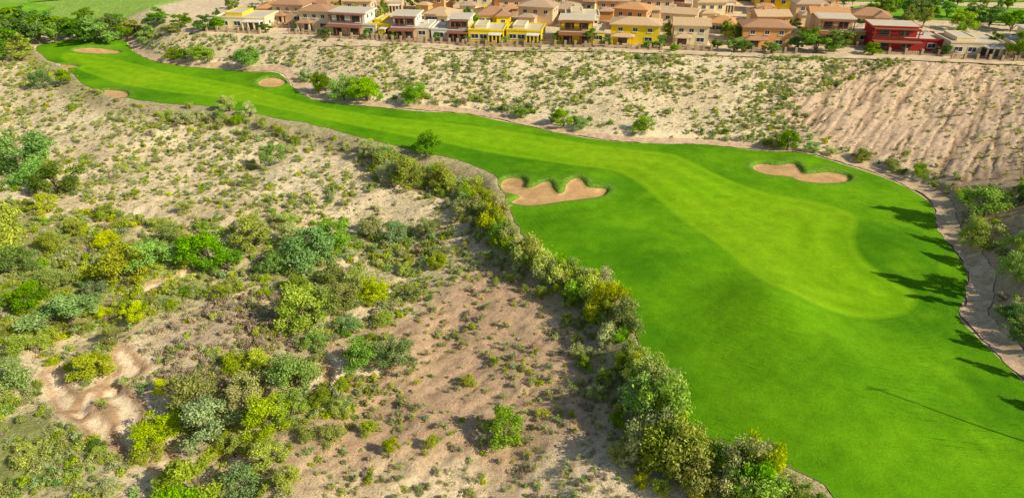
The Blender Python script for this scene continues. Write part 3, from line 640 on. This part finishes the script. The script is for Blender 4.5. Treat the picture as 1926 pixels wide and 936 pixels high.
def house(x,y,z,w,d,style,wall,roof,yaw,label,group="houses of the residential neighbourhood",wall2=None,det=True,trim=None,hs=1.0):
    e=bpy.data.objects.new("house",None); COL.objects.link(e); e.location=(x,y,z); e.rotation_euler=(0,0,yaw); e.scale=(1,1,hs)
    e["label"]=label; e["category"]="house"; e["group"]=group; HOUSE_XY.append((x,y))
    a=-w/2;b_=w/2; wm=WM[wall]; w2=WM[wall2 or wall]; hw=math.pi/2; TR=trim or MTRIM
    if style=='modern':
        k=random.choice([-1,1]); fr=random.uniform(.52,.75); ua,ub=(a,a+w*fr) if k<0 else (b_-w*fr,b_)
        add("wall",boxes("wall",[(a,b_,0,d,-.8,2.7)],[wm]),e)
        add("wall",boxes("wall",[(ua+.15,ub-.15,2.0,d-.3,2.85,5.3)],[w2]),e)
        la,lb=(ub,b_) if k<0 else (a,ua)
        add("roof",flatroof(a,b_,0,d,2.7,wm,TR),e); add("roof",slabroof(ua,ub,2.0,d-.3,5.3,TR),e)
        pr=[(ua+.1+(ub-ua-.4)*i/3,ua+.3+(ub-ua-.4)*i/3,.25,.45,3.11,4.95) for i in range(4)]
        bal=pr+[(ua,ub,.1,1.45,4.95,5.15)]
        add("balcony",boxes("balcony",bal+[(ua,ub,-.2,-.14,3.12+.3*j,3.18+.3*j) for j in range(3)],[MRB]),e)
        gp=[(ua+(ub-ua)*i/3-.12,ua+(ub-ua)*i/3+.12,-2.4,-2.16,-.6,2.3) for i in range(4)]
        add("patio_cover",boxes("patio_cover",gp+[(ua-.2,ub+.2,-2.6,-.14,2.3,2.5)],[MRB]),e)
        wins(e,ua+.5,ub-.5,2.0,3.0,DR,2,name="balcony_door"); wins(e,la+.3,lb-.3,0,.9,WL,1); wins(e,ua,ub,0,.02,DR,2,name="door")
        wins(e,2.5,d-1,0,3.7,WS,2,hw,ub-.15); wins(e,1,d-1,0,1,WS,2,hw,b_)
        ac=add("air_conditioner",boxes("air_conditioner",[(-.6,.6,-.5,.5,0,.9),(-.4,.4,-.3,.3,.9,1.0,1)],[MTRIM,MIRON]),e); ac.location=((la+lb)/2,d*.6,2.86)
    elif style=='low':
        add("wall",boxes("wall",[(a,b_,0,d,-.8,2.9)],[wm]),e); add("wall",boxes("wall",[(a+w*.15,a+w*.5,1.5,d-.5,3.06,3.7)],[w2]),e)
        add("roof",flatroof(a,b_,0,d,2.9,wm),e); add("roof",flatroof(a+w*.15,a+w*.5,1.5,d-.5,3.7,w2,None,.05,.3),e)
        add("patio_cover",boxes("patio_cover",[(w*.1,b_-.4,-2.6,-.14,2.3,2.5,1)]+[(w*.1+(b_-.7-w*.1)*i/3,w*.1+.3+(b_-.7-w*.1)*i/3,-2.5,-2.2,-.6,2.3) for i in range(4)],[wm,MTRIM]),e)
        wins(e,a+.5,a+w*.55,0,.9,WL,2); wins(e,w*.1,b_-.5,0,.02,DR,2,name="door"); wins(e,1,d-1,0,1,WS,2,hw,b_)
    else:
        two=(style!='hip1'); h=4.9 if two else 2.6
        if two:
            add("wall",boxes("wall",[(a,b_,1.2,d,-.8,h)],[wm]),e); add("roof",hip(a,b_,1.2,d,h,1.25,RT[roof],gable=(style=='gable')),e)
            if style=='gable': 
                bm=bmesh.new(); 
                for xx in (a+.02,b_-.02):
                    vs=[bm.verts.new(p) for p in ((xx,1.2,h+.2),(xx,d,h+.2),(xx,(1.2+d)/2,h+1.3))]; bm.faces.new(vs)
                gm=bpy.data.meshes.new("gable"); bm.to_mesh(gm); bm.free(); gm.materials.append(wm); add("gable",gm,e)
            if det:
                pa,pb=(a+.4,a+w*.48)
                add("patio_cover",hip(pa,pb,-1.6,.7,2.3,.6,RT[roof],.3),e)
                add("column",boxes("column",[(pa,pa+.4,-1.6,-1.2,-.6,2.3)],[wm]),e); add("column",boxes("column",[(pb-.4,pb,-1.6,-1.2,-.6,2.3)],[wm]),e)
                wins(e,pa,pb,1.2,.02,DR,1,name="door"); wins(e,w*.1,b_-.4,1.2,.8,WL,1)
            else:
                add("wing",boxes("wing",[(a+w*.1,a+w*.55,-1.8,1.18,-.8,2.5)],[wm]),e); add("roof",hip(a+w*.1,a+w*.55,-1.8,1.1,2.5,.8,RT[roof],.35),e)
            wins(e,a+.5,b_-.5,1.2,3.2,WS,3); wins(e,2.2,d-1,0,3.2,WS,2,hw,b_); wins(e,2.2,d-1,0,.8,WS,1,hw,b_)
        else:
            add("wall",boxes("wall",[(a,b_,0,d,-.8,h)],[wm]),e); add("roof",hip(a,b_,0,d,h,1.5,RT[roof]),e)
            add("wall",boxes("wall",[(b_-w*.42,b_-.5,-2.0,-.02,-.8,h-.05)],[wm]),e); 
            add("roof",hip(b_-w*.42,b_-.5,-2.0,d*.5,h+.02,1.1,RT[roof]),e)
            wins(e,a+.5,a+w*.5,0,.8,WL,2); wins(e,b_-w*.42,b_-.5,-2.0,.8,WS,1)
        if random.random()<.5:
            add("chimney",boxes("chimney",[(-w*.25,-w*.25+.8,d*.55,d*.55+.8,h+.3,h+2.0)],[wm]),e)
    return e
YAW=-math.atan2(29,180)
FR=[(455,54,95,9,'low','cream',None,'lime','cream and mustard flat-roofed house with patio'),
 (540,44,62,9,'two','tan','tile_brown',None,'tan two-storey house with brown hipped roof'),
 (590,58,60,9,'two','beige','tile_brown',None,'beige two-storey house with brown hipped roof'),
 (664,66,95,9,'modern','cream',None,'white','cream flat-roofed house with white upper floor'),
 (716,68,40,8,'low','yellow',None,None,'yellow single-storey flat-roofed house'),
 (772,72,72,9,'modern','tan',None,'white','two-storey house with red-brown balcony posts'),
 (846,74,70,9,'modern','white',None,'cream','white two-storey house with shaded balcony'),
 (914,78,66,8,'low','yellow',None,'cream','bright yellow single-storey flat-roofed house'),
 (985,79,66,8,'low','yellow',None,'cream','cream and yellow flat-roofed house with patio'),
 (1094,82,84,9,'modern','yellow',None,'yellow','bright yellow two-storey house with balcony'),
 (1192,85,90,9,'two','yellow','tile_tan',None,'bright yellow two-storey house with tan hipped roof'),
 (1298,86,64,9,'gable','cream','tile_tan',None,'cream two-storey house with tan gabled roof'),
 (1440,90,86,9,'two','orange','tile_brown',None,'orange-tan two-storey house with hipped tile roof'),
 (1590,80,100,9,'modern','lime',None,'tan','tan and mustard two-storey modern house'),
 (1705,95,128,9,'modern','red',None,'red','dark red two-storey house with timber terrace'),
 (1832,106,96,9,'low','beige',None,'cream','beige single-storey flat-roofed house'),
 (1950,108,90,9,'modern','tan',None,'cream','tan two-storey flat-roofed house')]
for (px,py,wpx,d,st,wl,rf,w2,lab) in FR:
    x,y=unp(px,py,6.1); x=float(x);y=float(y); z=float(terrain(np.array([x]),np.array([y]),False)[0]); dep=y*cp-(z-CH)*sp
    house(x,y,z,wpx*dep/F,d,st,wl,rf,YAW+random.uniform(-.06,.06),lab,"row of houses facing the golf course",w2,trim=(WM['red'] if wl=='red' else WM['cream'] if wl in('yellow','lime') else None),hs=random.uniform(.86,1.0))
    w=wpx*dep/F*1.1; n=5; bl=[]
    for i in range(n+1):
        q=-w/2+w*i/n; bl.append((q-.25,q+.25,-4.75,-4.25,-1,1.5))
        if i<n: 
            bl.append((q+.25,q+w/n-.25,-4.6,-4.4,-1,.5)); 
            for j in range(3): bl.append((q+.25,q+w/n-.25,-4.53,-4.47,.65+.25*j,.70+.25*j,1))
            for j in range(6): xx=q+.25+(w/n-.5)*(j+.5)/6; bl.append((xx-.025,xx+.025,-4.56,-4.531,.51,1.3,1))
    g=add("garden_wall",boxes("garden_wall",bl,[MWALLB,MIRON])); g.location=(x,y,z); g.rotation_euler=(0,0,YAW)
    g["label"]="low tan block wall with piers and iron rails"; g["category"]="garden wall"; g["group"]="garden walls along the row of houses"
dirx,diry=math.cos(YAW),math.sin(YAW); nxx,nyy=-diry,dirx
x0,y0=[float(v) for v in unp(1150,80,6.0)]
for row,(off,step) in enumerate([(15.5,12.4),(29,12.6),(43,13),(57,13.4),(72,14),(90,14.5),(110,15.5)]):
    s=-112+random.uniform(0,9)
    while s<175:
        x=x0+dirx*s+nxx*off; y=y0+diry*s+nyy*off
        q=prj(x,y,6.0)
        if q[0]>470+row*30 and q[0]<2050 and random.random()>.1 and not (row>=2 and q[0]>1600) and not(row<2 and q[0]>1640):
            st=random.choices(['two','hip1','gable','modern','low'],[.3,.46,.1,.05,.09] if row else [.22,.62,.1,0,.06])[0]
            wl=random.choice(['tan','cream','beige','orange','tan','cream','yellow','orange']); rf=random.choice(['tile_brown','tile_tan','tile_orange','tile_tan','tile_grey','tile_orange'])
            nm={'two':'two-storey house with hipped tile roof','hip1':'single-storey house with hipped tile roof','gable':'two-storey house with gabled tile roof','modern':'two-storey flat-roofed house','low':'single-storey flat-roofed house'}[st]
            house(x+random.uniform(-.8,.8),y+random.uniform(-1.6,1.6),float(terrain(np.array([x]),np.array([y]),False)[0]),random.uniform(7.6,10),random.uniform(7.0,8.6),st,wl,rf,YAW+random.choice([-.2,-.1,0,.1,.2])+random.uniform(-.05,.05),"%s stucco %s"%(wl,nm),det=False,hs=random.uniform(.84,1.05))
        s+=step*random.uniform(.94,1.18)
hh=np.array(HOUSE_XY); cnt=0
for i in range(6000):
    s=random.uniform(-120,170); off=random.uniform(-4,130)
    x=x0+dirx*s+nxx*off; y=y0+diry*s+nyy*off; q=prj(x,y,6.)
    if q[0]<380 or q[0]>2000 or q[1]<-60: continue
    dx=x-hh[:,0]; dy=y-hh[:,1]; lx=np.abs(dx*dirx+dy*diry); ly=dx*nxx+dy*nyy
    if ((lx<5.6)&(ly>-2.8)&(ly<9.6)).any(): continue
    k=random.choice([6,6,4,1]); sc=random.uniform(.4,.95) if off>0 else random.uniform(.2,.32)
    plant("shade_tree",PV,x,y,float(terrain(np.array([x]),np.array([y]),False)[0]),sc*.85,sc,k,"leafy %s tree between the houses"%KTXT[k],"tree","garden and park trees around the houses"); cnt+=1
    if cnt>205: break
# ---------------------------------------------------------------- light
wd=bpy.data.worlds.new("World"); scene.world=wd; wd.use_nodes=True; nt=wd.node_tree
bg=nt.nodes['Background']; sk=N(nt,'ShaderNodeTexSky',sky_type='NISHITA'); sk.sun_disc=False
sk.sun_elevation=EL; sk.sun_rotation=az
nt.links.new(sk.outputs[0],bg.inputs[0]); bg.inputs[1].default_value=.11
ld=bpy.data.lights.new("sun",'SUN'); ld.energy=5; ld.angle=math.radians(.5); ld.color=(1,.93,.76)
lo=bpy.data.objects.new("sun",ld); COL.objects.link(lo)
dv=Vector((-math.sin(az)*math.cos(EL),-math.cos(az)*math.cos(EL),-math.sin(EL))); lo.rotation_euler=dv.to_track_quat('-Z','Y').to_euler(); lo.location=(60,-30,60)
scene.view_settings.view_transform='Standard'; scene.view_settings.look='None'; scene.view_settings.exposure=0
